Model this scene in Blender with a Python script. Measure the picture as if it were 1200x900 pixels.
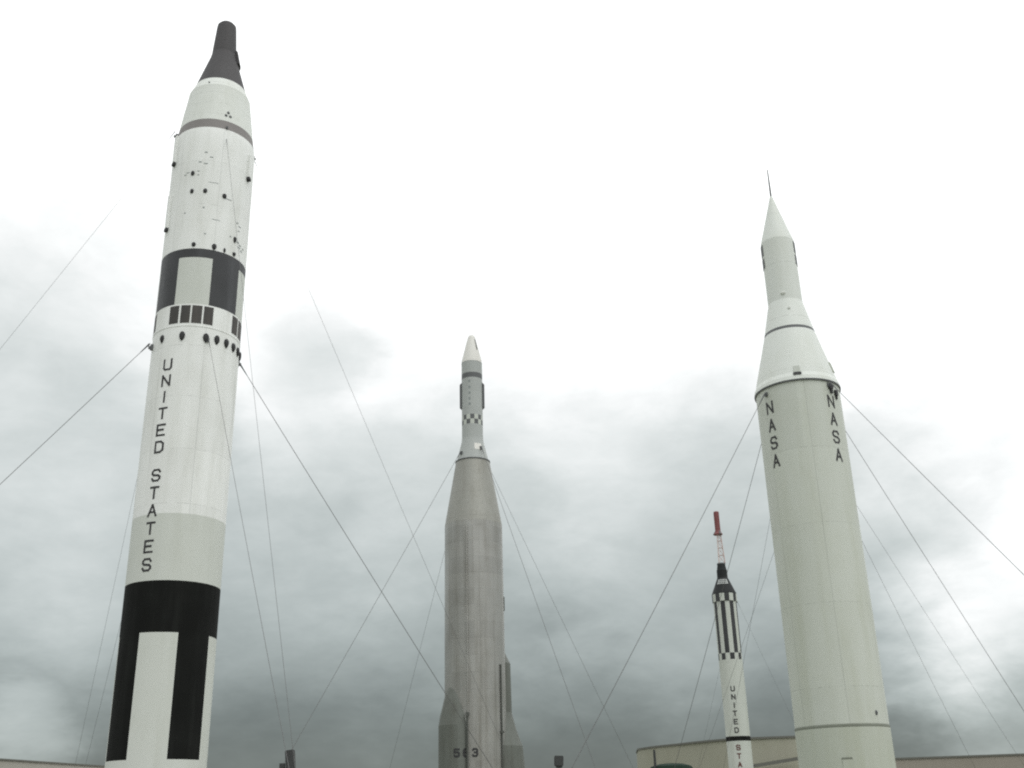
import bpy, bmesh, math, random
from math import radians as R, sin, cos, pi
from mathutils import Vector, Matrix

random.seed(7)
for o in list(bpy.data.objects):
    bpy.data.objects.remove(o)
SC = bpy.context.scene
COL = SC.collection

# ------------------------------------------------------------------ camera
F_PX = 1250.0
PITCH = math.atan(F_PX / 3087.0)
ROLL = math.atan(79.0 / 3086.0)
fwd = Vector((0, cos(PITCH), sin(PITCH)))
r0 = Vector((1, 0, 0)); u0 = Vector((0, -sin(PITCH), cos(PITCH)))
rt = r0 * cos(ROLL) - u0 * sin(ROLL)
up = r0 * sin(ROLL) + u0 * cos(ROLL)
cam = bpy.data.cameras.new('camera')
cam.sensor_fit = 'HORIZONTAL'; cam.sensor_width = 36.0
cam.lens = 36.0 * F_PX / 1200.0
cam.clip_start = 0.1; cam.clip_end = 6000
camo = bpy.data.objects.new('camera', cam); COL.objects.link(camo)
m = Matrix((rt, up, -fwd)).transposed().to_4x4()
m.translation = Vector((0, 0, 1.6))
camo.matrix_world = m
SC.camera = camo

# ------------------------------------------------------------------ exposure, sampling
SC.render.engine = 'CYCLES'
SC.view_settings.view_transform = 'Standard'
SC.view_settings.look = 'None'
SC.view_settings.exposure = 0.0
SC.view_settings.gamma = 1.0
SC.view_settings.use_curve_mapping = False
SC.cycles.filter_width = 2.1
SC.cycles.max_bounces = 6
SC.cycles.use_denoising = False

# ------------------------------------------------------------------ sun (overcast: very soft)
SUN_EL, SUN_AZ = 58.0, 150.0        # azimuth clockwise from +Y (the way the camera looks)
sun = bpy.data.lights.new('sun', 'SUN')
sun.energy = 0.6; sun.angle = R(40); sun.color = (1.0, 0.97, 0.92)
suno = bpy.data.objects.new('sun', sun); COL.objects.link(suno)
sd = Vector((sin(R(SUN_AZ)) * cos(R(SUN_EL)), cos(R(SUN_AZ)) * cos(R(SUN_EL)), sin(R(SUN_EL))))
suno.rotation_euler = sd.to_track_quat('Z', 'Y').to_euler()
suno.location = (0, -20, 60)

# ------------------------------------------------------------------ world: Nishita sky behind an overcast cloud deck
W = bpy.data.worlds.new('World'); SC.world = W; W.use_nodes = True
nt = W.node_tree; nt.nodes.clear()


class NB:
    """small node-tree writer"""
    def __init__(s, tree): s.t = tree
    def n(s, typ, **kw):
        nd = s.t.nodes.new(typ)
        for k, v in kw.items(): setattr(nd, k, v)
        return nd
    def put(s, sock, v):
        if v is None: return
        if hasattr(v, 'links') or isinstance(v, bpy.types.NodeSocket): s.t.links.new(v, sock)
        else: sock.default_value = v
    def math(s, op, a, b=None, c=None, clamp=False):
        nd = s.n('ShaderNodeMath', operation=op); nd.use_clamp = clamp
        s.put(nd.inputs[0], a); s.put(nd.inputs[1], b); s.put(nd.inputs[2], c)
        return nd.outputs[0]
    def vmath(s, op, a, b=None, scale=None):
        nd = s.n('ShaderNodeVectorMath', operation=op)
        s.put(nd.inputs[0], a); s.put(nd.inputs[1], b)
        if scale is not None: s.put(nd.inputs['Scale'], scale)
        return nd.outputs['Value'] if op in ('DOT_PRODUCT', 'LENGTH') else nd.outputs[0]
    def ramp(s, fac, pts, interp='LINEAR'):
        nd = s.n('ShaderNodeValToRGB'); cr = nd.color_ramp; cr.interpolation = interp
        while len(cr.elements) > 1: cr.elements.remove(cr.elements[-1])
        for i, (p, c) in enumerate(pts):
            e = cr.elements[0] if i == 0 else cr.elements.new(p)
            e.position = p; e.color = (*c, 1) if isinstance(c, tuple) else (c, c, c, 1)
        s.put(nd.inputs[0], fac); return nd.outputs[0]
    def noise(s, vec, scale, detail=4, rough=.55, dist=0.0):
        nd = s.n('ShaderNodeTexNoise'); nd.inputs['Scale'].default_value = scale
        nd.inputs['Detail'].default_value = detail; nd.inputs['Roughness'].default_value = rough
        nd.inputs['Distortion'].default_value = dist; s.put(nd.inputs['Vector'], vec)
        return nd
    def mrange(s, v, a, b, c=0., d=1., smooth=False):
        nd = s.n('ShaderNodeMapRange'); nd.interpolation_type = 'SMOOTHSTEP' if smooth else 'LINEAR'
        s.put(nd.inputs[0], v)
        for i, x in enumerate((a, b, c, d)): nd.inputs[1 + i].default_value = x
        return nd.outputs[0]
    def mixc(s, f, a, b, mode='MIX'):
        nd = s.n('ShaderNodeMix', data_type='RGBA', blend_type=mode)
        s.put(nd.inputs[0], f); s.put(nd.inputs[6], a if not isinstance(a, tuple) else (*a, 1)); s.put(nd.inputs[7], b if not isinstance(b, tuple) else (*b, 1))
        return nd.outputs[2]


def direction(az, el):
    return (sin(R(az)) * cos(R(el)), cos(R(az)) * cos(R(el)), sin(R(el)))


k = NB(nt)
tc = k.n('ShaderNodeTexCoord').outputs['Generated']
sep = k.n('ShaderNodeSeparateXYZ'); nt.links.new(tc, sep.inputs[0])
# cloud layer coordinates: the direction dropped on a flat deck overhead
zz = k.math('ADD', k.math('MAXIMUM', sep.outputs[2], 0.0), 0.40)
comb = k.n('ShaderNodeCombineXYZ')
k.put(comb.inputs[0], k.math('DIVIDE', sep.outputs[0], zz))
k.put(comb.inputs[1], k.math('DIVIDE', sep.outputs[1], zz))
k.put(comb.inputs[2], k.math('MULTIPLY', sep.outputs[2], 1.5))
deck = comb.outputs[0]
n1 = k.noise(deck, 2.3, 7, .56, .3)
n2 = k.noise(deck, 6.0, 6, .6, .2)
n3 = k.noise(deck, 15.0, 5, .62, .4)
warp = k.vmath('SUBTRACT', n1.outputs['Color'], (0.5, 0.5, 0.5))
warp2 = k.vmath('SUBTRACT', n2.outputs['Color'], (0.5, 0.5, 0.5))
dirw = k.vmath('NORMALIZE', k.vmath('ADD', k.vmath('ADD', tc, k.vmath('SCALE', warp, scale=.11)), k.vmath('SCALE', warp2, scale=.06)))
sepw = k.n('ShaderNodeSeparateXYZ'); nt.links.new(dirw, sepw.inputs[0])
elev = sepw.outputs[2]                       # sine of the (warped) elevation
base = k.ramp(elev, [(0.0, .17), (.05, .195), (.085, .25), (.13, .39), (.20, .545), (.275, .69), (.325, .815), (.352, .98), (.385, 1.15), (.48, 1.35), (.60, 1.6), (1.0, 1.7)])
val = base
# large masses of the cloud deck, last two unseen, added to shade the rockets: (azimuth, elevation, inner deg, outer deg, multiplier)
for az, el, ri, ro, mul in [(27, 16, 3, 15, 1.13), (33, 20, 5, 15, 1.34), (29, 5.5, 2, 12, 1.5), (29, 3.0, 3, 11, 1.4), (-27, 24, 2, 9, .78), (-20, 21, 1, 7, .93), (-10.8, 23.6, .3, 4.4, .74),
                            (-27, 12, 2, 10, 1.14), (-24, 3.6, .3, 3.2, 1.75), (-24, 8, .5, 6, 1.12), (4.8, 16.5, .5, 4.5, 1.12), (10, 19.5, .5, 4, .94),
                            (5, 20.5, .5, 3, .93), (-13.5, 18.5, .3, 2.6, 1.10), (-2.5, 19.5, .5, 4, .93), (-6, 14, 1, 5, 1.05), (3, 4.5, 1, 6, .86), (4, 11.5, 1, 5, 1.10), (20.5, 7.5, 1.5, 5, 1.3),
                            (150, 40, 10, 75, 1.2), (-130, 25, 5, 60, .72)]:
    d = k.vmath('DOT_PRODUCT', dirw, direction(az, el))
    f = k.mrange(d, cos(R(ro)), cos(R(ri)), 1.0, mul, smooth=True)
    val = k.math('MULTIPLY', val, f)
puff = k.math('MULTIPLY', k.mrange(n3.outputs['Fac'], .32, .68, .965, 1.035), k.mrange(n1.outputs['Fac'], .32, .68, .89, 1.10))
val = k.math('MULTIPLY', k.math('MULTIPLY', val, puff), k.mrange(n2.outputs['Fac'], .32, .68, .955, 1.045))
tint = k.ramp(val, [(.2, (.88, 1.0, .965)), (.5, (.905, 1.0, .978)), (1.0, (.98, 1.0, .992))])
ccol = k.vmath('SCALE', tint, scale=val)
bgc = k.n('ShaderNodeBackground'); k.put(bgc.inputs[0], ccol); bgc.inputs[1].default_value = 1.0
sky = k.n('ShaderNodeTexSky', sky_type='NISHITA'); sky.sun_disc = False
sky.sun_elevation = R(SUN_EL); sky.sun_rotation = R(SUN_AZ)
bgs = k.n('ShaderNodeBackground'); k.put(bgs.inputs[0], sky.outputs[0]); bgs.inputs[1].default_value = 0.10
mx = k.n('ShaderNodeMixShader'); mx.inputs[0].default_value = .94
nt.links.new(bgs.outputs[0], mx.inputs[1]); nt.links.new(bgc.outputs[0], mx.inputs[2])
wo = k.n('ShaderNodeOutputWorld'); nt.links.new(mx.outputs[0], wo.inputs[0])


# ------------------------------------------------------------------ materials
def mat(name, col, rough=.6, metal=0.0, dirt=(.75, .73, .68), dirt_amt=.35, streak=(2.2, 2.2, .22), fine=9.0,
        seams=None, spec=.4, bump=0.0, bands=None, vsec=0):
    """painted / bare surface with streaks running down, fine mottling and optional ring seams every `seams` metres"""
    mt = bpy.data.materials.new(name); mt.use_nodes = True
    t = mt.node_tree; b = t.nodes['Principled BSDF']; q = NB(t)
    co = q.n('ShaderNodeTexCoord').outputs['Object']
    mp = q.n('ShaderNodeMapping'); mp.inputs['Scale'].default_value = streak; t.links.new(co, mp.inputs[0])
    s1 = q.noise(mp.outputs[0], 1.0, 6, .62).outputs['Fac']
    s2 = q.noise(co, fine, 4, .6).outputs['Fac']
    s3 = q.noise(co, .8, 3, .5).outputs['Fac']
    a = q.math('MULTIPLY', q.mrange(s1, .42, .75, 0, 1, True), dirt_amt)
    a = q.math('ADD', a, q.math('MULTIPLY', q.mrange(s2, .5, .8), dirt_amt * .35))
    a = q.math('ADD', a, q.math('MULTIPLY', q.mrange(s3, .45, .7), dirt_amt * .4), clamp=True)
    dcol = tuple(c * d for c, d in zip(col, dirt))
    c = q.mixc(a, col, dcol)
    if bands:            # sheets of slightly different age, one above the other
        sx = q.n('ShaderNodeSeparateXYZ'); t.links.new(co, sx.inputs[0])
        wn = q.n('ShaderNodeTexWhiteNoise', noise_dimensions='1D')
        q.put(wn.inputs['W'], q.math('FLOOR', q.math('DIVIDE', sx.outputs[2], bands[0])))
        c = q.mixc(1.0, c, q.ramp(wn.outputs[0], [(0, 1 - bands[1]), (1, 1.0)]), 'MULTIPLY')
    if vsec:             # lengthwise sheets: faint weld lines and slightly different sheets
        sv = q.n('ShaderNodeSeparateXYZ'); t.links.new(co, sv.inputs[0])
        an = q.math('MULTIPLY', q.math('ADD', q.math('DIVIDE', q.math('ARCTAN2', sv.outputs[0], sv.outputs[1]), 2 * pi), .53), vsec)
        wv = q.n('ShaderNodeTexWhiteNoise', noise_dimensions='2D')
        cv = q.n('ShaderNodeCombineXYZ'); q.put(cv.inputs[0], q.math('FLOOR', an)); q.put(cv.inputs[1], q.math('FLOOR', q.math('DIVIDE', sv.outputs[2], seams or 2.0)))
        t.links.new(cv.outputs[0], wv.inputs['Vector'])
        amt = .11 if metal > .3 else .05
        c = q.mixc(1.0, c, q.ramp(wv.outputs[0], [(0, 1 - amt), (1, 1.0)]), 'MULTIPLY')
        vl = q.math('LESS_THAN', q.math('FRACT', an), .0022 * vsec)
        c = q.mixc(q.math('MULTIPLY', vl, q.mrange(s1, .35, .65, .15, .6)), c, tuple(x * .5 for x in col))
    if seams:
        sx = q.n('ShaderNodeSeparateXYZ'); t.links.new(co, sx.inputs[0])
        fr = q.math('FRACT', q.math('DIVIDE', sx.outputs[2], seams))
        ln = q.math('LESS_THAN', fr, .018 / seams)
        c = q.mixc(q.math('MULTIPLY', ln, q.mrange(s2, .4, .62, 0., .55)), c, tuple(x * .45 for x in col))
    q.put(b.inputs['Base Color'], c)
    q.put(b.inputs['Roughness'], q.mrange(s2, .3, .7, rough - .06, rough + .06))
    b.inputs['Metallic'].default_value = metal
    b.inputs['Specular IOR Level'].default_value = spec
    if bump:
        bp = q.n('ShaderNodeBump'); bp.inputs['Strength'].default_value = bump; bp.inputs['Distance'].default_value = .02
        q.put(bp.inputs['Height'], s1); t.links.new(bp.outputs[0], b.inputs['Normal'])
    return mt


M = dict(
    white=mat('weathered_white_paint', (.81, .82, .81), .55, dirt=(.72, .72, .68), dirt_amt=.42, seams=1.9, vsec=6, bump=.08),
    aged=mat('aged_grey_white_paint', (.65, .665, .63), .6, dirt=(.78, .78, .72), dirt_amt=.4, seams=1.1),
    adapter=mat('adapter_white_paint', (.66, .68, .65), .55, dirt=(.75, .75, .7), dirt_amt=.4, seams=.55),
    panel=mat('grey_white_panel_paint', (.57, .59, .555), .6, dirt=(.82, .82, .78), dirt_amt=.4),
    black=mat('glare_lifted_black_paint', (.03, .031, .034), .55, dirt=(2.4, 2.4, 2.4), dirt_amt=.5),  # sky glare painted in: black lifted in colour, black_low stays unlifted
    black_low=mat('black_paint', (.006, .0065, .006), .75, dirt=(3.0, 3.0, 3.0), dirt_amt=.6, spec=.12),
    capsule_black=mat('dark_slate_capsule_paint', (.017, .019, .02), .65, dirt=(2, 2, 2), dirt_amt=.4, spec=.2),
    glare_greyed_black=mat('glare_lifted_shingle', (.055, .052, .055), .7, dirt=(1.5, 1.5, 1.5), dirt_amt=.4, fine=14, seams=.4),  # black nose greyed in its colour to stand in for veiling glare
    brown=mat('taupe_band_paint', (.20, .185, .18), .6, dirt=(.8, .8, .8), dirt_amt=.4),
    dark=mat('dark_recess', (.03, .03, .032), .7, dirt_amt=.1),
    window=mat('dark_vent_panel', (.045, .042, .04), .6, dirt=(2.2, 2.0, 1.8), dirt_amt=.6, fine=5),
    letter=mat('black_letter_paint', (.035, .034, .036), .6, dirt=(1.7, 1.7, 1.7), dirt_amt=.3),
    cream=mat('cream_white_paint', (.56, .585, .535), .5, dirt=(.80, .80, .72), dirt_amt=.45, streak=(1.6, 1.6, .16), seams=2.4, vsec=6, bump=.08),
    cream_top=mat('brightened_shroud_paint', (.66, .685, .655), .5, dirt=(.82, .82, .76), dirt_amt=.4, streak=(1.6, 1.6, .16), seams=2.1),  # lighter copy of the cream, painting in the brighter top of the rocket
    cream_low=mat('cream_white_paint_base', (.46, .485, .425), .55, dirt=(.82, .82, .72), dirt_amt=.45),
    steel=mat('stainless_skin', (.42, .415, .395), .40, metal=.62, dirt=(.62, .60, .56), dirt_amt=.75, streak=(2.6, 2.6, .12), fine=4, seams=.82, bands=(.82, .08), vsec=12, bump=.15),
    steel_top=mat('stainless_taper_skin', (.29, .29, .265), .5, metal=.35, dirt=(.72, .70, .66), dirt_amt=.6, streak=(2.6, 2.6, .12), seams=.7),
    pod=mat('booster_fairing_skin', (.135, .145, .13), .6, metal=.2, dirt=(.65, .62, .58), dirt_amt=.7, fine=4),
    agena=mat('grey_blue_stage_paint', (.40, .42, .41), .55, dirt=(.85, .85, .85), dirt_amt=.4, bands=(.9, .08)),
    seam=mat('grimy_seam', (.20, .215, .18), .7, dirt_amt=.5),
    agena_mark=mat('worn_stencil_paint', (.24, .265, .265), .6, dirt_amt=.3),
    agena_nose=mat('beige_nose_paint', (.68, .67, .64), .5, dirt=(.85, .83, .8), dirt_amt=.4),
    midgrey=mat('dark_grey_paint', (.11, .115, .12), .6, dirt_amt=.3),
    offwhite=mat('off_white_paint', (.50, .525, .485), .55, dirt=(.75, .75, .7), dirt_amt=.4, seams=1.5),
    redw=mat('faded_red_paint', (.17, .05, .05), .6, dirt=(1.3, 1.6, 1.6), dirt_amt=.4),
    tower=mat('pale_red_truss_paint', (.50, .36, .34), .6, dirt=(1.2, 1.7, 1.7), dirt_amt=.6),
    wire=mat('galvanised_wire_rope', (.12, .12, .12), .6, metal=.2, dirt_amt=.3),
    stucco=mat('tan_stucco', (.32, .315, .255), .85, dirt=(.82, .8, .76), dirt_amt=.45, streak=(.3, .3, .1), fine=1.5),
    stucco2=mat('brown_grey_stucco', (.29, .265, .23), .85, dirt=(.82, .8, .76), dirt_amt=.45, streak=(.3, .3, .1), fine=1.5),
    stucco3=mat('pale_beige_stucco', (.36, .345, .31), .85, dirt=(.82, .8, .76), dirt_amt=.4, streak=(.3, .3, .1), fine=1.5),
    conduit=mat('dark_grey_conduit', (.075, .08, .072), .6, dirt_amt=.4),
    coping=mat('dark_roof_coping', (.13, .13, .115), .7, dirt_amt=.3),
    glass=mat('dark_window_glass', (.03, .04, .045), .15, dirt_amt=.1),
    canvas=mat('dark_green_canvas', (.011, .024, .016), .8, dirt=(.7, .8, .7), dirt_amt=.5, fine=2, spec=.1),
    lampbox=mat('dark_lamp_housing', (.045, .047, .047), .5, dirt_amt=.3),
    post=mat('dark_green_post', (.05, .06, .055), .6, dirt_amt=.3),
    concrete=mat('stand_concrete', (.36, .35, .33), .85, dirt=(.7, .7, .68), dirt_amt=.5),
    red_letter=mat('red_brown_letter_paint', (.10, .035, .03), .6, dirt_amt=.3),
)


def ground_material():
    mt = bpy.data.materials.new('lawn_and_paving'); mt.use_nodes = True
    t = mt.node_tree; b = t.nodes['Principled BSDF']; q = NB(t)
    co = q.n('ShaderNodeTexCoord').outputs['Object']
    a = q.noise(co, .05, 5, .6).outputs['Fac']; c = q.noise(co, 3.0, 5, .65).outputs['Fac']
    grass = q.ramp(c, [(.3, (.05, .075, .025)), (.7, (.11, .135, .05))])
    pave = q.ramp(c, [(.3, (.30, .29, .27)), (.7, (.38, .37, .34))])
    q.put(b.inputs['Base Color'], q.mixc(q.mrange(a, .50, .52), pave, grass))
    b.inputs['Roughness'].default_value = .9
    return mt


# ------------------------------------------------------------------ mesh helpers
def obj(name, bm, mats, parent=None, smooth=True, sharp=8.6):
    me = bpy.data.meshes.new(name)
    bmesh.ops.recalc_face_normals(bm, faces=bm.faces[:])
    bm.to_mesh(me); bm.free()
    for x in (mats if isinstance(mats, (list, tuple)) else [mats]): me.materials.append(M[x] if isinstance(x, str) else x)
    if smooth:
        for p in me.polygons: p.use_smooth = True
        me.set_sharp_from_angle(angle=R(sharp))
    o = bpy.data.objects.new(name, me); COL.objects.link(o)
    if parent: o.parent = parent
    return o


def tag(o, label=None, cat=None, group=None, kind=None):
    if label: o['label'] = label
    if cat: o['category'] = cat
    if group: o['group'] = group
    if kind: o['kind'] = kind
    return o


def empty(name, loc, rz=0.0):
    o = bpy.data.objects.new(name, None); o.location = loc; o.rotation_euler = (0, 0, rz)
    o.empty_display_size = .5
    COL.objects.link(o); return o


def pt(a, r, z):                     # azimuth a in degrees, 0 = the side turned to the camera, + to the right
    return Vector((r * sin(R(a)), -r * cos(R(a)), z))


def lathe(prof, matfn=None, extra=(), seg=96, caps=True):
    """prof: [(r, z)] bottom to top; extra: azimuth breaks for the paint pattern"""
    angs = sorted(set([round(-180 + 360.0 * i / seg, 4) for i in range(seg)]) | set(round(((a + 180) % 360) - 180, 4) for a in extra))
    out = [angs[0]]
    for a in angs[1:]:
        if a - out[-1] > .3 or a in extra: out.append(a)
    angs = out
    bm = bmesh.new(); n = len(angs)
    rows = []
    for (r, z) in prof:
        rows.append([bm.verts.new(pt(a, r, z)) for a in angs])
    for i in range(len(rows) - 1):
        for j in range(n):
            j2 = (j + 1) % n
            f = bm.faces.new((rows[i][j], rows[i][j2], rows[i + 1][j2], rows[i + 1][j]))
            if matfn:
                a1 = angs[j2] if j2 else angs[0] + 360
                am = (angs[j] + a1) / 2
                f.material_index = matfn(am, (prof[i][1] + prof[i + 1][1]) / 2)
    if caps:
        for rw in (rows[0], rows[-1]):
            try: bm.faces.new(rw)
            except ValueError: pass
    return bm


def box(bm, c, s, rot=None):
    g = bmesh.ops.create_cube(bm, size=1.0)
    mt = Matrix.Translation(c) @ (rot.to_4x4() if rot else Matrix()) @ Matrix.Diagonal((*s, 1))
    bmesh.ops.transform(bm, matrix=mt, verts=g['verts'])
    return g['verts']


def tube(bm, pts, r, seg=8, r_end=None):
    pts = [Vector(p) for p in pts]; rings = []
    for i, p in enumerate(pts):
        d = (pts[min(i + 1, len(pts) - 1)] - pts[max(i - 1, 0)]).normalized()
        a = d.orthogonal().normalized() if abs(d.z) > .95 else d.cross(Vector((0, 0, 1))).normalized()
        b = d.cross(a)
        rr = r if r_end is None else r + (r_end - r) * i / (len(pts) - 1)
        rings.append([bm.verts.new(p + (a * cos(2 * pi * j / seg) + b * sin(2 * pi * j / seg)) * rr) for j in range(seg)])
    for i in range(len(rings) - 1):
        for j in range(seg):
            bm.faces.new((rings[i][j], rings[i][(j + 1) % seg], rings[i + 1][(j + 1) % seg], rings[i + 1][j]))
    bm.faces.new(rings[0]); bm.faces.new(rings[-1])


def patch(bm, a0, a1, z0, z1, r0_, r1_=None, thick=.02, n=None):
    """a curved plate lying on a lathe of radius r0 at z0 and r1 at z1"""
    r1_ = r0_ if r1_ is None else r1_
    n = n or max(2, int(abs(a1 - a0) / 4) + 1)
    def ring(z, r): return [bm.verts.new(pt(a0 + (a1 - a0) * i / n, r, z)) for i in range(n + 1)]
    ib, it = ring(z0, r0_ - .03), ring(z1, r1_ - .03)
    ob, ot = ring(z0, r0_ + thick), ring(z1, r1_ + thick)
    for i in range(n):
        bm.faces.new((ob[i], ob[i + 1], ot[i + 1], ot[i]))
        bm.faces.new((ib[i], it[i], it[i + 1], ib[i + 1]))
        bm.faces.new((ob[i], ib[i], ib[i + 1], ob[i + 1]))
        bm.faces.new((ot[i], ot[i + 1], it[i + 1], it[i]))
    bm.faces.new((ob[0], ot[0], it[0], ib[0])); bm.faces.new((ob[n], ib[n], it[n], ot[n]))


def blister(bm, a, z, r, w, h, d, point=0.0):
    """low oval boss on the skin (port or scoop); point > 0 draws the bottom out to a tip"""
    n = 14; c = pt(a, r, z); nx = pt(a, 1, 0); tx = pt(a + 90, 1, 0); tz = Vector((0, 0, 1))
    rings = []
    for kk, (sc, dp) in enumerate(((1.0, -.03), (1.0, .4 * d), (.75, .85 * d), (.35, d))):
        rg = []
        for j in range(n):
            th = 2 * pi * j / n
            v = sin(th); u = cos(th)
            if v < 0: u *= (1 - point * v * v); v *= (1 + point * .6)
            rg.append(bm.verts.new(c + tx * (u * w / 2 * sc) + tz * (v * h / 2 * sc) + nx * dp))
        rings.append(rg)
    for i in range(3):
        for j in range(n):
            bm.faces.new((rings[i][j], rings[i][(j + 1) % n], rings[i + 1][(j + 1) % n], rings[i + 1][j]))
    bm.faces.new(rings[0]); bm.faces.new(rings[-1])


GLYPH = {
    'U': [[(0, 1), (0, .16), (.2, 0), (.8, 0), (1, .16), (1, 1)]],
    'N': [[(0, 0), (0, 1)], [(0, 1), (1, 0)], [(1, 0), (1, 1)]],
    'I': [[(.5, 0), (.5, 1)]],
    'T': [[(0, 1), (1, 1)], [(.5, 1), (.5, 0)]],
    'E': [[(0, 0), (0, 1)], [(0, 1), (1, 1)], [(0, .52), (.8, .52)], [(0, 0), (1, 0)]],
    'D': [[(0, 0), (0, 1), (.68, 1), (1, .8), (1, .2), (.68, 0), (0, 0)]],
    'S': [[(1, .8), (.8, 1), (.2, 1), (0, .82), (0, .66), (.2, .53), (.8, .47), (1, .34), (1, .18), (.8, 0), (.2, 0), (0, .2)]],
    'A': [[(0, 0), (.5, 1), (1, 0)], [(.2, .34), (.8, .34)]],
    '5': [[(1, 1), (.05, 1), (0, .55), (.75, .6), (1, .42), (1, .18), (.8, 0), (.2, 0), (0, .15)]],
    '6': [[(.95, .9), (.75, 1), (.25, 1), (0, .8), (0, .2), (.2, 0), (.8, 0), (1, .18), (1, .4), (.8, .56), (.2, .56), (0, .42)]],
    '3': [[(0, .85), (.2, 1), (.8, 1), (1, .84), (1, .64), (.8, .52), (.4, .52)], [(.8, .52), (1, .38), (1, .16), (.8, 0), (.2, 0), (0, .15)]],
}


def letters(bm, items, w, h, sw, r):
    """items: [(char, azimuth, z centre)], strokes laid on a cylinder of radius r"""
    lay = 0
    for ch, a0, zc in items:
        for line in GLYPH[ch]:
            P = [Vector(((x - .5) * (w - sw), (y - .5) * (h - sw))) for x, y in line]
            for p, q in zip(P, P[1:]):
                d = q - p; L = d.length; d.normalize(); nn = Vector((-d.y, d.x)) * (sw / 2)
                p2 = p - d * (sw * .42); q2 = q + d * (sw * .42)
                off = .004 + .0012 * (lay % 7); lay += 1
                n = max(1, int(abs(q2.x - p2.x) / .06) + 1)
                top = []; bot = []; ti = []; bi = []
                for i in range(n + 1):
                    c = p2 + (q2 - p2) * i / n
                    for lst, s, rr in ((top, 1, r + off), (bot, -1, r + off), (ti, 1, r - .01), (bi, -1, r - .01)):
                        u = c + nn * s
                        lst.append(bm.verts.new(pt(a0 + math.degrees(u.x / r), rr, zc + u.y)))
                for i in range(n):
                    bm.faces.new((bot[i], bot[i + 1], top[i + 1], top[i]))
                    bm.faces.new((top[i], top[i + 1], ti[i + 1], ti[i])); bm.faces.new((bi[i], bi[i + 1], bot[i + 1], bot[i]))
                bm.faces.new((bot[0], top[0], ti[0], bi[0])); bm.faces.new((bot[n], bi[n], ti[n], top[n]))


def stand(parent, r, h, mt='concrete'):
    return obj('launch_stand', lathe([(r * 1.45, 0.0), (r * 1.45, h * .4), (r * 1.1, h * .42), (r * 1.02, h)], seg=48), mt, parent)


def place(S):
    return (S[0], S[1], 0.0), math.atan2(-S[0], S[1])


def lug(parent, a, r, z, s=1.0):
    bm = bmesh.new()
    rot = Matrix.Rotation(R(a), 3, 'Z')
    box(bm, pt(a, r + .035 * s, z), (.16 * s, .11 * s, .22 * s), rot)
    box(bm, pt(a, r + .11 * s, z - .03 * s), (.05 * s, .12 * s, .12 * s), rot)
    return obj('cable_lug', bm, 'midgrey', parent, smooth=False)


# ------------------------------------------------------------------ ground and buildings
bm = bmesh.new()
bmesh.ops.create_grid(bm, x_segments=8, y_segments=8, size=2500)
g = obj('ground', bm, ground_material(), smooth=False); tag(g, kind='structure')


def building(name, pts, h, body, label, rim=.35, windows=(), group=None):
    """flat-roofed block on a plan outline (counter-clockwise), coping along the roof edge"""
    root = empty(name, (pts[0][0], pts[0][1], 0)); tag(root, label, 'building', group)
    P = [Vector((x - pts[0][0], y - pts[0][1], 0)) for x, y in pts]
    n = len(P)
    bm = bmesh.new()
    lo = [bm.verts.new(p) for p in P]; hi = [bm.verts.new(p + Vector((0, 0, h - rim))) for p in P]
    for i in range(n): bm.faces.new((lo[i], lo[(i + 1) % n], hi[(i + 1) % n], hi[i]))
    bm.faces.new(hi)
    obj('wall', bm, body, root, sharp=25)
    ctr = sum(P, Vector()) / n
    bm = bmesh.new()
    a = [];
    for p in P:
        d = (p - ctr).normalized() * .16
        a.append([bm.verts.new(p + d + Vector((0, 0, z))) for z in (h - rim + .004, h)] + [bm.verts.new(p - d * 3 + Vector((0, 0, h)))])
    for i in range(n):
        q, w = a[i], a[(i + 1) % n]
        bm.faces.new((q[0], w[0], w[1], q[1])); bm.faces.new((q[1], w[1], w[2], q[2]))
    bm.faces.new([v[0] for v in a][::-1])
    obj('roof_coping', bm, 'coping', root, sharp=25)
    for (i, t, z0, ww, hh) in windows:
        p, q = P[i], P[(i + 1) % n]; d = (q - p).normalized(); nn = Vector((d.y, -d.x, 0))
        c = p.lerp(q, t) + Vector((0, 0, z0 + hh / 2)); rot = Matrix((d, nn, Vector((0, 0, 1)))).transposed()
        bm = bmesh.new()
        for s in (-1, 1):
            box(bm, c + d * (s * (ww / 2 + .05)) + nn * .02, (.1, .16, hh + .2), rot)
            box(bm, c + Vector((0, 0, s * (hh / 2 + .05))) + nn * .02, (ww - .002, .15, .1), rot)
        f = obj('window', bm, 'coping', root, smooth=False)
        bm = bmesh.new(); box(bm, c + nn * .015, (ww, .06, hh), rot); obj('pane', bm, 'glass', f, smooth=False)
    return root


# curved tan building behind the small rocket
cb = building('curved_building',
              [(14.49, 139.6), (15.2, 137.2), (16.1, 135.0), (17.2, 133.1), (18.42, 131.3), (19.7, 128.9), (21.0, 126.8), (22.26, 125.2), (23.7, 124.2), (25.26, 123.5),
               (27.6, 122.9), (30.21, 122.6), (33.0, 122.9), (36.0, 123.9), (37.2, 145), (15.0, 147)],
              9.0, 'stucco', 'tan curved building behind the small striped rocket with a flat dark-edged roof', rim=.22,
              windows=[(8, .5, 1.2, 1.2, 2.0), (9, .5, 1.2, 1.6, 2.0), (10, .5, 1.2, 1.8, 2.0)])
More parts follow.
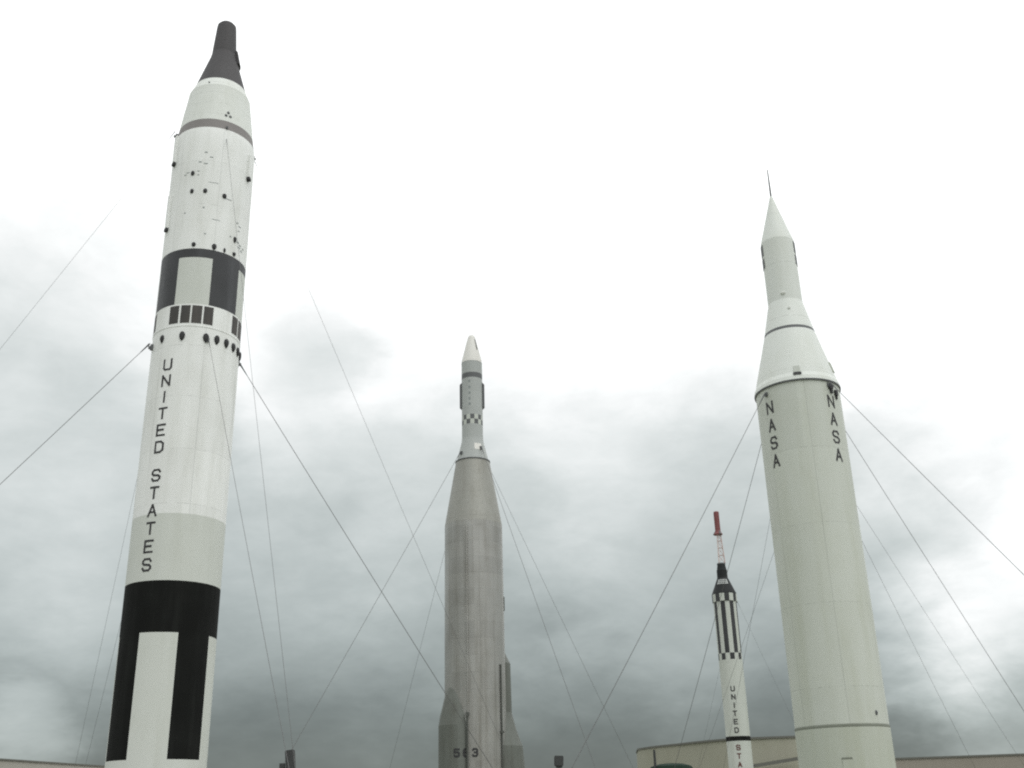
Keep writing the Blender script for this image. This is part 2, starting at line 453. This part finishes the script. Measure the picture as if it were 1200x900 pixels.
# sloping ramp roof edge low on that wall
bm = bmesh.new()
v = [(24.9, 122.6, 6.15), (29.6, 121.6, 6.75), (29.6, 120.4, 6.75), (24.9, 121.4, 6.15)]
lo = [bm.verts.new(Vector(p) - Vector((14.49, 139.6, .35))) for p in v]; hi = [bm.verts.new(Vector(p) - Vector((14.49, 139.6, 0))) for p in v]
bm.faces.new(lo[::-1]); bm.faces.new(hi)
for i in range(4): bm.faces.new((lo[i], lo[(i + 1) % 4], hi[(i + 1) % 4], hi[i]))
obj('sloping_canopy', bm, 'coping', cb, smooth=False)
building('low_building', [(38.0, 124.4), (66.0, 117.9), (70.0, 136.0), (42.0, 142.0)], 6.5, 'stucco2',
         'low brown-grey building at the right edge behind the tall NASA rocket', rim=.2,
         windows=[(0, t, 1.0, 1.8, 2.2) for t in (.12, .3, .5, .7, .88)])
building('long_building', [(-41.0, 74.0), (-35.3, 102.5), (-52.0, 106.0), (-58.0, 77.0)], 6.5, 'stucco3',
         'pale beige long low building at the bottom left behind the black and white rocket', rim=.12,
         windows=[(0, t, 1.0, 1.8, 2.2) for t in (.1, .35, .6, .85)])

# green canvas kiosk roof with a short mast, in front of the curved building
kr = empty('green_kiosk', (8.95, 68.0, 0)); tag(kr, 'dark green canvas kiosk roof with thin mast, low in front of the tan curved building', 'kiosk')
bm = bmesh.new()
prof = [(1.75, 3.75), (1.7, 3.95), (1.5, 4.14), (.9, 4.27), (.3, 4.31), (.02, 4.315)]
rows = [[bm.verts.new((0.80 * r * cos(2 * pi * j / 16), r * sin(2 * pi * j / 16), z)) for j in range(16)] for r, z in prof]
for a_, b_ in zip(rows, rows[1:]):
    for j in range(16): bm.faces.new((a_[j], a_[(j + 1) % 16], b_[(j + 1) % 16], b_[j]))
bm.faces.new(rows[0])
obj('canvas_roof', bm, 'canvas', kr, sharp=12)
bm = bmesh.new(); tube(bm, [(-1.05, -.9, 0), (-1.05, -.9, 5.05)], .10, 8, .07); obj('mast', bm, 'lampbox', kr)
for sx_, sy_ in ((-1, -1), (1, -1), (1, 1), (-1, 1)):
    bm = bmesh.new(); tube(bm, [(sx_ * 1.1, sy_ * 1.1, 0), (sx_ * 1.1, sy_ * 1.1, 3.78)], .05); obj('post', bm, 'post', kr)


# floodlights on posts
def floodlight(loc, lean, w, h, label, second=False):
    root = empty('floodlight', (loc[0], loc[1], 0), 0); tag(root, label, 'floodlight', 'floodlights on posts between the rockets')
    zt = loc[2]
    bm = bmesh.new(); tube(bm, [(0, 0, 0), (0, 0, zt - h)], .06, 10); obj('post', bm, 'post', root)
    bm = bmesh.new()
    rot = Matrix.Rotation(R(lean), 3, 'Y')
    box(bm, Vector((0, 0, zt - h / 2)), (w, .30, h), rot)
    bmesh.ops.bevel(bm, geom=bm.edges[:], offset=.025, segments=2, affect='EDGES')
    for i in range(4): box(bm, Vector((0, .17, zt - h * (.2 + .2 * i))), (w * .85, .06, .02), rot)
    hd = obj('lamp_housing', bm, 'lampbox', root, sharp=30)
    bm = bmesh.new(); box(bm, Vector((0, -.02, zt - h - .03)), (w * .7, .12, .08)); obj('bracket', bm, 'post', root, smooth=False)
    if second:
        bm = bmesh.new(); box(bm, Vector((-.33, .02, 3.70)), (.2, .22, .22)); box(bm, Vector((-.17, .02, 3.62)), (.2, .05, .05))
        obj('lamp_housing', bm, 'lampbox', root, smooth=False)


floodlight((-9.42, 46.0, 4.32), -6, .36, .95, 'dark tall floodlight on a post where three guy wires seem to meet', True)
floodlight((1.51, 46.0, 3.83), 3, .37, .40, 'dark square floodlight on a post right of the bare metal rocket')

RG = 'rockets standing in the display garden'
# ================================================================== rocket 1: black and white two-stage rocket (left)
S1 = (-11.45, 35.38)
loc, rz = place(S1)
t1 = empty('space_rocket', loc, rz)
tag(t1, 'tall white rocket with black bands and vertical UNITED STATES lettering, black blunt nose', 'rocket', RG)
stand(t1, 1.6, 1.25)
RB = 1.525


def pat_low(a, z):
    a = (a + 180) % 360 - 180
    if z < 3.44: return 2
    if z < 8.86:
        ph = (a + 35.5) % 90
        return 2 if (ph < 46.0 and z < 7.22) else 1
    return 2 if z < 11.07 else 0


ex = [-35.5 + 90 * i + d for i in range(4) for d in (0, 46.0)]
ex = [((a + 180) % 360) - 180 for a in ex]
zs = [1.25, 3.44, 7.22, 8.86, 11.07, 13.0, 15.0, 17.0, 17.83]
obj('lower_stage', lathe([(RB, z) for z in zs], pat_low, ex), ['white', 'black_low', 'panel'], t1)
# the four white base strips are skirts slightly proud of the skin
# interstage with vent windows
obj('interstage', lathe([(RB + .012, 17.83), (RB + .012, 17.86), (RB, 17.87), (RB, 18.70)]), 'white', t1)
for q in range(4):
    for (a0, a1) in ((-41.2, -27.6), (-24.8, -12.2), (-10.0, 3.0), (5.2, 17.8)):
        bm = bmesh.new(); patch(bm, a0 + 90 * q, a1 + 90 * q, 17.95, 18.64, RB, thick=.006)
        obj('vent_panel', bm, 'window', t1)


def pat_up(a, z):
    if z < 20.93 and z > 18.70:
        ph = (a + 35.5) % 90
        return 2 if (ph < 46.0 and z < 20.57) else 1
    return 0


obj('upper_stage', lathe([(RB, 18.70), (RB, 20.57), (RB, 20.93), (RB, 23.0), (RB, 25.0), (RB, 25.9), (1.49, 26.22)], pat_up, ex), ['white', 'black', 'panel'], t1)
ad = obj('adapter', lathe([(1.49, 26.22), (1.42, 26.65), (1.30, 27.6), (1.21, 28.25), (1.19, 28.45), (1.0, 28.9)],
         lambda a, z: 1 if z < 26.64 else 0), ['adapter', 'brown'], t1)
obj('capsule', lathe([(1.0, 28.902), (.955, 29.05), (.53, 30.50), (.49, 30.72)]), 'glare_greyed_black', t1)
obj('nose', lathe([(.485, 30.722), (.47, 31.0), (.39, 32.10), (.375, 32.22), (.29, 32.33), (.15, 32.37), (.0, 32.38)], caps=False), 'glare_greyed_black', t1)
bm = bmesh.new(); patch(bm, 62, 104, 30.28, 30.92, .615, .475, thick=.075); obj('scanner_fairing', bm, 'glare_greyed_black', t1, sharp=30)
for a, z, w, h, d, p_ in ((-50, 17.46, .17, .27, .07, .5), (-19.6, 17.46, .20, .31, .08, .5), (10.8, 17.44, .21, .31, .08, .5), (25.7, 17.46, .20, .31, .08, .5),
                    (40.8, 17.46, .2, .31, .08, .5), (55.2, 17.45, .2, .31, .08, .5), (69.2, 17.44, .2, .31, .08, .5), (84, 17.44, .2, .31, .08, .5),
                    (-28.2, 24.14, .14, .2, .06, 0), (-26.7, 23.36, .14, .19, .05, .2), (-8.2, 23.36, .15, .19, .05, 0), (18.4, 23.28, .16, .2, .07, 0),
                    (57, 24.55, .16, .22, .12, .3), (-16.5, 21.09, .15, .17, .06, .2), (10.7, 21.08, .17, .22, .07, .5), (25.4, 21.05, .09, .17, .05, .4),
                    (41.2, 21.06, .15, .15, .06, .3), (40.6, 21.66, .13, .24, .06, .2), (110, 21.06, .15, .17, .06, .2), (150, 23.3, .15, .19, .06, 0)):
    bm = bmesh.new(); blister(bm, a, z, RB, w, h, d, p_); obj('port', bm, 'dark', t1)
# small stencilled marks and placards on the upper stage
rnd = random.Random(3)
for a, z, w, h in ((-12, 25.05, .10, .05), (-4, 24.85, .12, .04), (-19, 24.62, .12, .04), (-11, 24.55, .14, .04), (-36, 24.2, .12, .03), (-40, 24.12, .10, .03), (-20, 24.22, .09, .03),
                   (-20, 24.05, .05, .05), (24, 23.2, .30, .03), (2, 23.75, .34, .02), (-8, 22.65, .06, .06), (-34, 22.45, .05, .05), (10, 22.2, .3, .02), (43, 22.4, .10, .05),
                   (48, 22.3, .12, .04), (47, 22.1, .08, .04), (-3, 21.55, .06, .05), (47, 21.62, .12, .06), (52, 21.55, .10, .06), (50, 21.44, .16, .04), (56, 21.36, .14, .05), (60, 21.5, .10, .05), (33, 21.7, .08, .04)):
    bm = bmesh.new()
    patch(bm, a - math.degrees(w / 2 / RB), a + math.degrees(w / 2 / RB), z - h / 2, z + h / 2, RB, thick=.005, n=2)
    obj('stencil_mark', bm, 'agena_mark', t1)
bm = bmesh.new()
for da, dz in ((0, .11), (-3.4, -.05), (3.4, -.05)):
    blister(bm, 15 + da, 26.97 + dz, 1.382 - dz * .1, .11, .12, .02, 0)
obj('emblem', bm, 'midgrey', ad)
bm = bmesh.new(); blister(bm, -24, 28.55, 1.145, .07, .09, .03, 0); obj('port', bm, 'dark', ad)
for a, z0, z1 in ((-68, 24.95, 26.15), (-69, 22.1, 23.5), (57.5, 24.6, 25.6)):
    bm = bmesh.new(); patch(bm, a - 3.2, a + 3.2, z0, z1, RB, thick=.085)
    f = obj('cable_fairing', bm, 'white', t1)
    bm = bmesh.new(); patch(bm, a - 3.4, a + 3.4, z0 - .12, z0 - .003, RB, thick=.10); obj('end_cap', bm, 'dark', f)
US = 'UNITED'; ST = 'STATES'
wa = [(c, -36.0, 16.40 - .603 * i) for i, c in enumerate(US)]; wb = [(c, -36.0, 12.39 - .602 * i) for i, c in enumerate(ST)]
for wd in (wa, wb):
    for da in (0, 180):
        bm = bmesh.new(); letters(bm, [(c, a + da, z) for c, a, z in wd], .36, .44, .068, RB); obj('lettering', bm, 'letter', t1)
for a in (13.5, 103, 194, -76):
    lug(t1, a, RB, 17.35, .62 if a < 90 and a > 0 else .9); lug(t1, a, 1.49, 26.3, .45 if a < 90 and a > 0 else .8)

# ================================================================== rocket 2: bare metal rocket (middle)
S2 = (-2.235, 55.2)
loc, rz = place(S2)
t2 = empty('space_rocket', loc, rz)
tag(t2, 'bare metal rocket with slim grey upper stage, checker band and number 563', 'rocket', RG)
stand(t2, 1.6, 1.25)
obj('tank', lathe([(1.525, 1.25), (1.525, 4.5), (1.525, 9.6), (1.515, 15.86)]), 'steel', t2)
obj('tapered_tank', lathe([(1.515, 15.862), (.92, 19.37)]), 'steel_top', t2)


def pat_ck(a, z):
    if 21.48 < z < 22.03:
        c = int(math.floor((a + 11.25) / 22.5)) + (1 if z > 21.755 else 0)
        return 1 if c % 2 else 2
    if 24.22 < z < 24.52: return 3
    return 0


ex2 = [((-11.25 + 22.5 * i + 180) % 360) - 180 for i in range(16)]
up_ = obj('upper_stage', lathe([(.87, 19.44), (.60, 20.55), (.575, 20.80), (.575, 21.48), (.575, 21.755), (.575, 22.03), (.575, 24.22), (.575, 24.52), (.575, 25.22)],
          pat_ck, ex2), ['agena', 'midgrey', 'offwhite', 'midgrey'], t2)
obj('clamp_ring', lathe([(.93, 19.371), (.945, 19.38), (.945, 19.435), (.87, 19.439)]), 'midgrey', t2)
obj('nose', lathe([(.58, 25.222), (.56, 25.4), (.28, 26.55), (.205, 26.85), (.15, 26.96), (.0, 27.02)], caps=False), 'agena_nose', t2)
for a in (-92, 88):
    bm = bmesh.new(); patch(bm, a - 13, a + 13, 22.45, 24.08, .575, thick=.115)
    for vv in bm.verts:
        if vv.co.xy.length > .62:
            if vv.co.z > 24: vv.co.z -= .16
            elif vv.co.z < 22.5: vv.co.z += .16
    obj('side_fairing', bm, 'midgrey', up_, sharp=20)
bm = bmesh.new(); patch(bm, 8, 42, 19.95, 20.32, .745, .66, thick=.012); obj('access_panel', bm, 'agena_nose', up_)
bm = bmesh.new(); patch(bm, 42, 52, 26.0, 26.7, .42, .245, thick=.015); obj('seam_strip', bm, 'midgrey', t2)
for z in (23.98, 23.62, 23.28, 22.94, 22.62):
    bm = bmesh.new(); patch(bm, -20, -9, z - .07, z + .07, .575, thick=.004); obj('stencil_mark', bm, 'agena_mark', up_)
bm = bmesh.new(); tube(bm, [pt(-13.6, 1.545, 1.3), pt(-13.6, 1.545, 15.5)], .05, 8); obj('conduit', bm, 'steel', t2)
bm = bmesh.new(); tube(bm, [pt(-16.6, 1.58, 1.3), pt(-14.4, 1.58, 3.6), pt(-14.4, 1.58, 6.1)], .055, 8); box(bm, pt(-14.4, 1.58, 6.2), (.16, .14, .2)); obj('conduit', bm, 'conduit', t2)
bm = bmesh.new(); tube(bm, [pt(55, 1.56, 1.3), pt(55, 1.56, 8.6)], .045, 8)
box(bm, pt(55, 1.6, 5.4), (.16, .12, .1)); obj('conduit', bm, 'conduit', t2)
bm = bmesh.new(); patch(bm, 86, 94, 11.4, 12.1, 1.52, thick=.045); obj('equipment_box', bm, 'pod', t2)


def pod_mesh(a, d, prof, depth_tip):
    """half-sunk booster pod: stack of circles whose centres slide out of the tank wall"""
    bm = bmesh.new(); rows = []
    for (r, z, off) in prof:
        c = pt(a, off, z)
        rows.append([bm.verts.new(c + Vector((r * cos(2 * pi * j / 40), r * sin(2 * pi * j / 40), 0))) for j in range(40)])
    for p, q in zip(rows, rows[1:]):
        for j in range(40): bm.faces.new((p[j], p[(j + 1) % 40], q[(j + 1) % 40], q[j]))
    bm.faces.new(rows[0]); bm.faces.new(rows[-1])
    return bm


obj('booster_pod', pod_mesh(-55, 1.05, [(.95, 1.2, 1.05), (.95, 5.75, 1.05), (.90, 6.2, 1.02), (.75, 7.0, .96), (.55, 7.7, .92)], 0), 'pod', t2)
obj('booster_pod', pod_mesh(125, 1.05, [(1.5, 1.2, 1.15), (1.48, 3.7, 1.15), (1.42, 4.8, 1.12), (1.15, 5.6, 1.08), (.97, 6.4, 1.05), (.95, 8.8, 1.05), (.75, 9.3, 1.0), (.55, 9.8, .92)], 0), 'pod', t2)
bm = bmesh.new()                      # the number runs from the pod on to the tank
letters(bm, [('5', -3, 4.45)], .30, .40, .085, .952)
bmesh.ops.translate(bm, verts=bm.verts[:], vec=pt(-55, 1.05, 0)); obj('lettering', bm, 'dark', t2)
bm = bmesh.new(); letters(bm, [('6', 24, 4.45)], .30, .40, .085, .952)
bmesh.ops.translate(bm, verts=bm.verts[:], vec=pt(-55, 1.05, 0)); obj('lettering', bm, 'dark', t2)
bm = bmesh.new(); letters(bm, [('3', -1.5, 4.45)], .30, .40, .085, 1.53); obj('lettering', bm, 'dark', t2)
for a, z, r in ((-48, 19.8, .80), (-153, 19.2, .93), (36, 20.05, .73), (128, 19.72, .81)):
    lug(t2, a, r, z, .75)

# ================================================================== rocket 3: small striped rocket with escape tower
S3 = (16.15, 83.6)
loc, rz = place(S3)
t3 = empty('space_rocket', loc, rz)
tag(t3, 'small distant white rocket with black stripes, dark cone capsule and red escape tower', 'rocket', RG)
stand(t3, .95, 1.0)
obj('body', lathe([(.89, 1.0), (.89, 6.35), (.905, 6.352), (.905, 6.668), (.89, 6.67), (.89, 12.21)], lambda a, z: 1 if 6.35 <= z <= 6.67 else 0, seg=64), ['offwhite', 'black_low'], t3)


def pat_st(a, z):
    ph = (a + 56 + 11.25) % 45
    dk = ph < 22.5
    if z < 12.70: return 0 if dk else 1
    if z > 16.62: return 0 if dk else 1
    return 1 if dk else 0


ex3 = [((-67.25 + 22.5 * i + 180) % 360) - 180 for i in range(16)]
obj('striped_section', lathe([(.89, 12.212), (.89, 12.70), (.89, 16.62), (.95, 16.64), (.955, 17.22)], pat_st, ex3, seg=64), ['offwhite', 'black'], t3)
cp = obj('capsule', lathe([(.955, 17.222), (.94, 17.30), (.41, 18.55), (.405, 19.15), (.37, 19.22), (.30, 19.62)], seg=48), 'capsule_black', t3)
bm = bmesh.new(); patch(bm, -42, 38, 17.98, 18.36, .655, .495, thick=.01)
obj('placard', bm, 'agena', cp)
for i in range(2):
    bm = bmesh.new(); patch(bm, -34, 30, 18.06 + .15 * i, 18.13 + .15 * i, .625 - .064 * i, .592 - .06 * i, thick=.016)
    obj('stencil_mark', bm, 'midgrey', cp)
tw = obj('escape_tower_base', lathe([(.33, 19.60), (.34, 19.66), (.30, 19.72)], seg=24), 'midgrey', t3)
LEG = [(0, 0), (120, 0), (240, 0)]
zr = [19.7, 20.35, 20.95, 21.5, 22.0]; rr_ = [.31, .27, .235, .205, .18]
for i in range(3):
    bm = bmesh.new(); a = -30 + 120 * i
    tube(bm, [pt(a, rr_[0], zr[0]), pt(a, rr_[-1], zr[-1])], .042, 6); obj('tower_leg', bm, 'tower', t3)
bm = bmesh.new()
for k_ in range(1, 5):
    for i in range(3):
        a = -30 + 120 * i
        tube(bm, [pt(a, rr_[k_], zr[k_]), pt(a + 120, rr_[k_], zr[k_])], .025, 6)
        tube(bm, [pt(a, rr_[k_ - 1], zr[k_ - 1]), pt(a + 120, rr_[k_], zr[k_])], .02, 6)
obj('tower_brace', bm, 'tower', t3)
obj('escape_motor', lathe([(.335, 22.0), (.345, 22.06), (.25, 22.2), (.215, 22.35), (.215, 23.82), (.19, 23.9)], seg=24), 'redw', t3)
for i in range(3):
    bm = bmesh.new(); a = 30 + 120 * i
    tube(bm, [pt(a, .17, 22.3), pt(a, .33, 22.0)], .06, 8, .10); obj('nozzle', bm, 'midgrey', t3)
bm = bmesh.new()
letters(bm, [(c, -3.6, 10.05 - .592 * i) for i, c in enumerate(US)], .33, .40, .082, .89); obj('lettering', bm, 'letter', t3)
bm = bmesh.new()
letters(bm, [(c, -3.6, 5.87 - .592 * i) for i, c in enumerate(ST)], .33, .40, .082, .89); obj('lettering', bm, 'red_letter', t3)
lug(t3, -140, .89, 12.56, .6); lug(t3, 112, .95, 16.72, .6)

# ================================================================== rocket 4: tall cream rocket with shrouded nose (right)
S4 = (9.39, 32.8)
loc, rz = place(S4)
t4 = empty('space_rocket', loc, rz)
tag(t4, 'tall cream-white rocket with pointed nose, flared shroud and NASA lettering', 'rocket', RG)
stand(t4, 1.4, 1.0)
RJ = 1.335
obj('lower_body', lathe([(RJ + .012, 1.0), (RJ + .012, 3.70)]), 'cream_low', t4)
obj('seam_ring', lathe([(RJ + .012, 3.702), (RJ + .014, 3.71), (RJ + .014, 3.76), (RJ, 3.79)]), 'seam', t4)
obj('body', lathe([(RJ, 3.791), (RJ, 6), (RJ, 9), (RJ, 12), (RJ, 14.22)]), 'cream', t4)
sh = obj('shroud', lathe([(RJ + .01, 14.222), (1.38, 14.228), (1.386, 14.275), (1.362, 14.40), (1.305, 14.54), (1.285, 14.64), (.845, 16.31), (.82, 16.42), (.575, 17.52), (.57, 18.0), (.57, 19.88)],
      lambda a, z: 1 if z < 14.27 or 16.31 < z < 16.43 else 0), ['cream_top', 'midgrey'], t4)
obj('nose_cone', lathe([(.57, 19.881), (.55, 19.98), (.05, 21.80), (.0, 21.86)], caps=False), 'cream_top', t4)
bm = bmesh.new(); tube(bm, [(0, 0, 21.7), (0, 0, 22.4), (0, 0, 22.95)], .034, 8, .018); obj('probe', bm, 'midgrey', t4)
for a in (-76, 82, 172, 262 - 360):
    if a == 262 - 360: continue
    for z0, z1 in ((19.38, 19.80), (18.92, 19.28)):
        bm = bmesh.new(); patch(bm, a - 15, a + 15, z0, z1, .57, thick=.012); obj('window', bm, 'midgrey', t4)
bm = bmesh.new(); blister(bm, -3, 17.72, .57, .16, .12, .05, 0); obj('port', bm, 'aged', t4)
bm = bmesh.new(); blister(bm, 9, 17.1, .67, .10, .09, .04, 0); obj('port', bm, 'aged', t4)
bm = bmesh.new(); patch(bm, -.5, 8, 14.53, 14.76, 1.30, 1.255, thick=.035); bx_ = obj('scoop', bm, 'offwhite', t4)
bm = bmesh.new(); patch(bm, -1.6, 9, 14.43, 14.515, 1.352, 1.322, thick=.03); obj('scoop_mouth', bm, 'dark', bx_)
bm = bmesh.new(); patch(bm, 72, 80, 14.75, 15.1, 1.26, 1.17, thick=.03); obj('scoop', bm, 'cream_low', t4)
for a0 in (-42.7, 48.4, 139, -134):
    bm = bmesh.new(); letters(bm, [(c, a0, 13.55 - .595 * i) for i, c in enumerate('NASA')], .30, .43, .062, RJ)
    obj('lettering', bm, 'letter', t4)
for ps in (((47, 54, 13.98, 14.12, .06), (49, 53, 13.84, 13.985, .05)), ((58, 63.5, 13.80, 13.98, .07), (60, 62, 13.68, 13.805, .05))):
    bm = bmesh.new()
    for a0, a1, z0, z1, th in ps: patch(bm, a0, a1, z0, z1, RJ, thick=th)
    obj('wire_clamp', bm, 'dark', t4)
bm = bmesh.new(); blister(bm, 48, 4.08, RJ, .08, .13, .04, .3); obj('port', bm, 'midgrey', t4)
bm = bmesh.new(); patch(bm, -4, 7, 2.2, 2.85, RJ + .012, thick=.02); obj('hatch', bm, 'cream_low', t4)
bm = bmesh.new(); patch(bm, -4.4, 7.4, 2.853, 2.89, RJ + .012, thick=.03); obj('hatch_lip', bm, 'seam', t4)
for a, z in ((-45, 14.02), (-137, 14.1), (47, 14.1), (136, 14.06)):
    lug(t4, a, RJ, z, .6)
for a, z in ((152, 12.36), (160, 12.42), (-158, 13.44), (-152, 10.98)):
    lug(t4, a, RJ, z, .5)


# ------------------------------------------------------------------ guy wires
def guy(S, a, r, z, s, rad, label, sag=.06, sock=True):
    b = math.atan2(-S[1], -S[0]) + R(a)
    A = Vector((S[0] + r * cos(b), S[1] + r * sin(b), z)); B = Vector((S[0] + s * cos(b), S[1] + s * sin(b), 0.0))
    root = empty('guy_wire', B)
    tag(root, label, 'guy wire', 'guy wires bracing the rockets')
    A -= B; n = 24
    P = [A * (1 - i / n) - Vector((0, 0, sag * 4 * (i / n) * (1 - i / n))) for i in range(n + 1)]
    bm = bmesh.new(); tube(bm, P, rad, 6); obj('wire_rope', bm, 'wire', root)
    d = (P[1] - P[0]).normalized()
    bm = bmesh.new(); tube(bm, [P[0] + d * .05, P[0] + d * .22, P[0] + d * .5], rad * 3.2, 8, rad * 1.5); obj('socket', bm, 'midgrey', root)
    bm = bmesh.new(); d2 = (P[-2] - P[-1]).normalized()
    tube(bm, [P[-1] + d2 * .05, P[-1] + d2 * .9], rad * 2.4, 8); obj('turnbuckle', bm, 'midgrey', root)


WR = .0098
for a, z, s, lb, rr in (
        (13.5, 17.35, 14.0, 'wire from the vent row across the lettered white rocket down to the tall floodlight', WR * .7),
        (13.5, 25.75, 13.7, 'wire from the lettered white rocket top band down to the tall floodlight', WR * .55),
        (-76, 17.5, 14.1, 'wire from the lettered white rocket vent row leaving the left edge', WR * 1.1),
        (-76, 26.55, 14.0, 'wire from the lettered white rocket top band leaving the left edge', WR * .5),
        (103, 17.35, 14.54, 'wire from the lettered white rocket vent row crossing in front of the bare metal rocket', WR * 1.1),
        (103, 26.2, 14.56, 'wire from the lettered white rocket top band down to the bare metal rocket', WR * .55),
        (194.5, 17.35, 13.26, 'faint wire behind the tall white rocket, the one nearer its black base', WR * .5),
        (194.5, 26.0, 14.66, 'faint wire behind the tall white rocket, outer one at its lower left', WR * .5)):
    guy(S1, a, 1.63 if z < 20 else 1.58, z, s, rr, lb)
for a, r, z, s, lb in (
        (-45, 1.42, 14.04, 11.2, 'long wire from the left shoulder of the cream rocket down past the small red-topped rocket'),
        (-137, 1.42, 14.14, 10.7, 'wire from behind the cream rocket passing right beside the small rocket capsule'),
        (47, 1.42, 14.18, 11.95, 'uppermost wire from the right shoulder of the cream rocket to the right edge'),
        (136, 1.42, 14.10, 11.7, 'second wire right of the cream rocket, starting level with its NASA letters'),
        (152, 1.39, 12.36, 17.35, 'third wire right of the cream rocket, fainter, starting below its NASA letters'),
        (160, 1.39, 12.42, 17.8, 'innermost and faintest wire at the right of the cream rocket'),
        (-158, 1.39, 13.44, 16.2, 'faint wire left of the cream rocket running down behind the striped section'),
        (-152, 1.39, 10.98, 16.1, 'short faint wire closest to the left side of the cream rocket')):
    guy(S4, a, r, z, s, WR * (.85 if abs(a) < 140 else .5), lb)
for a, r, z, s, lb in (
        (-48, .87, 19.86, 13.35, 'wire from the left shoulder of the bare metal rocket down to the tall floodlight'),
        (-153, .98, 19.2, 13.7, 'faint wire emerging from behind the left side of the bare metal rocket'),
        (36, .80, 20.1, 10.3, 'steeper of the two wires right of the bare metal rocket'),
        (128, .88, 19.76, 13.45, 'flatter of the two wires right of the bare metal rocket')):
    guy(S2, a, r, z, s, WR * (1.0 if a in (-48, 36) else .75), lb)
guy(S3, -140, .96, 12.56, 7.7, WR * .6, 'very faint wire left of the small striped rocket below its checks')
guy(S3, 112, 1.02, 16.72, 7.65, WR * .6, 'very faint wire right of the small striped rocket')
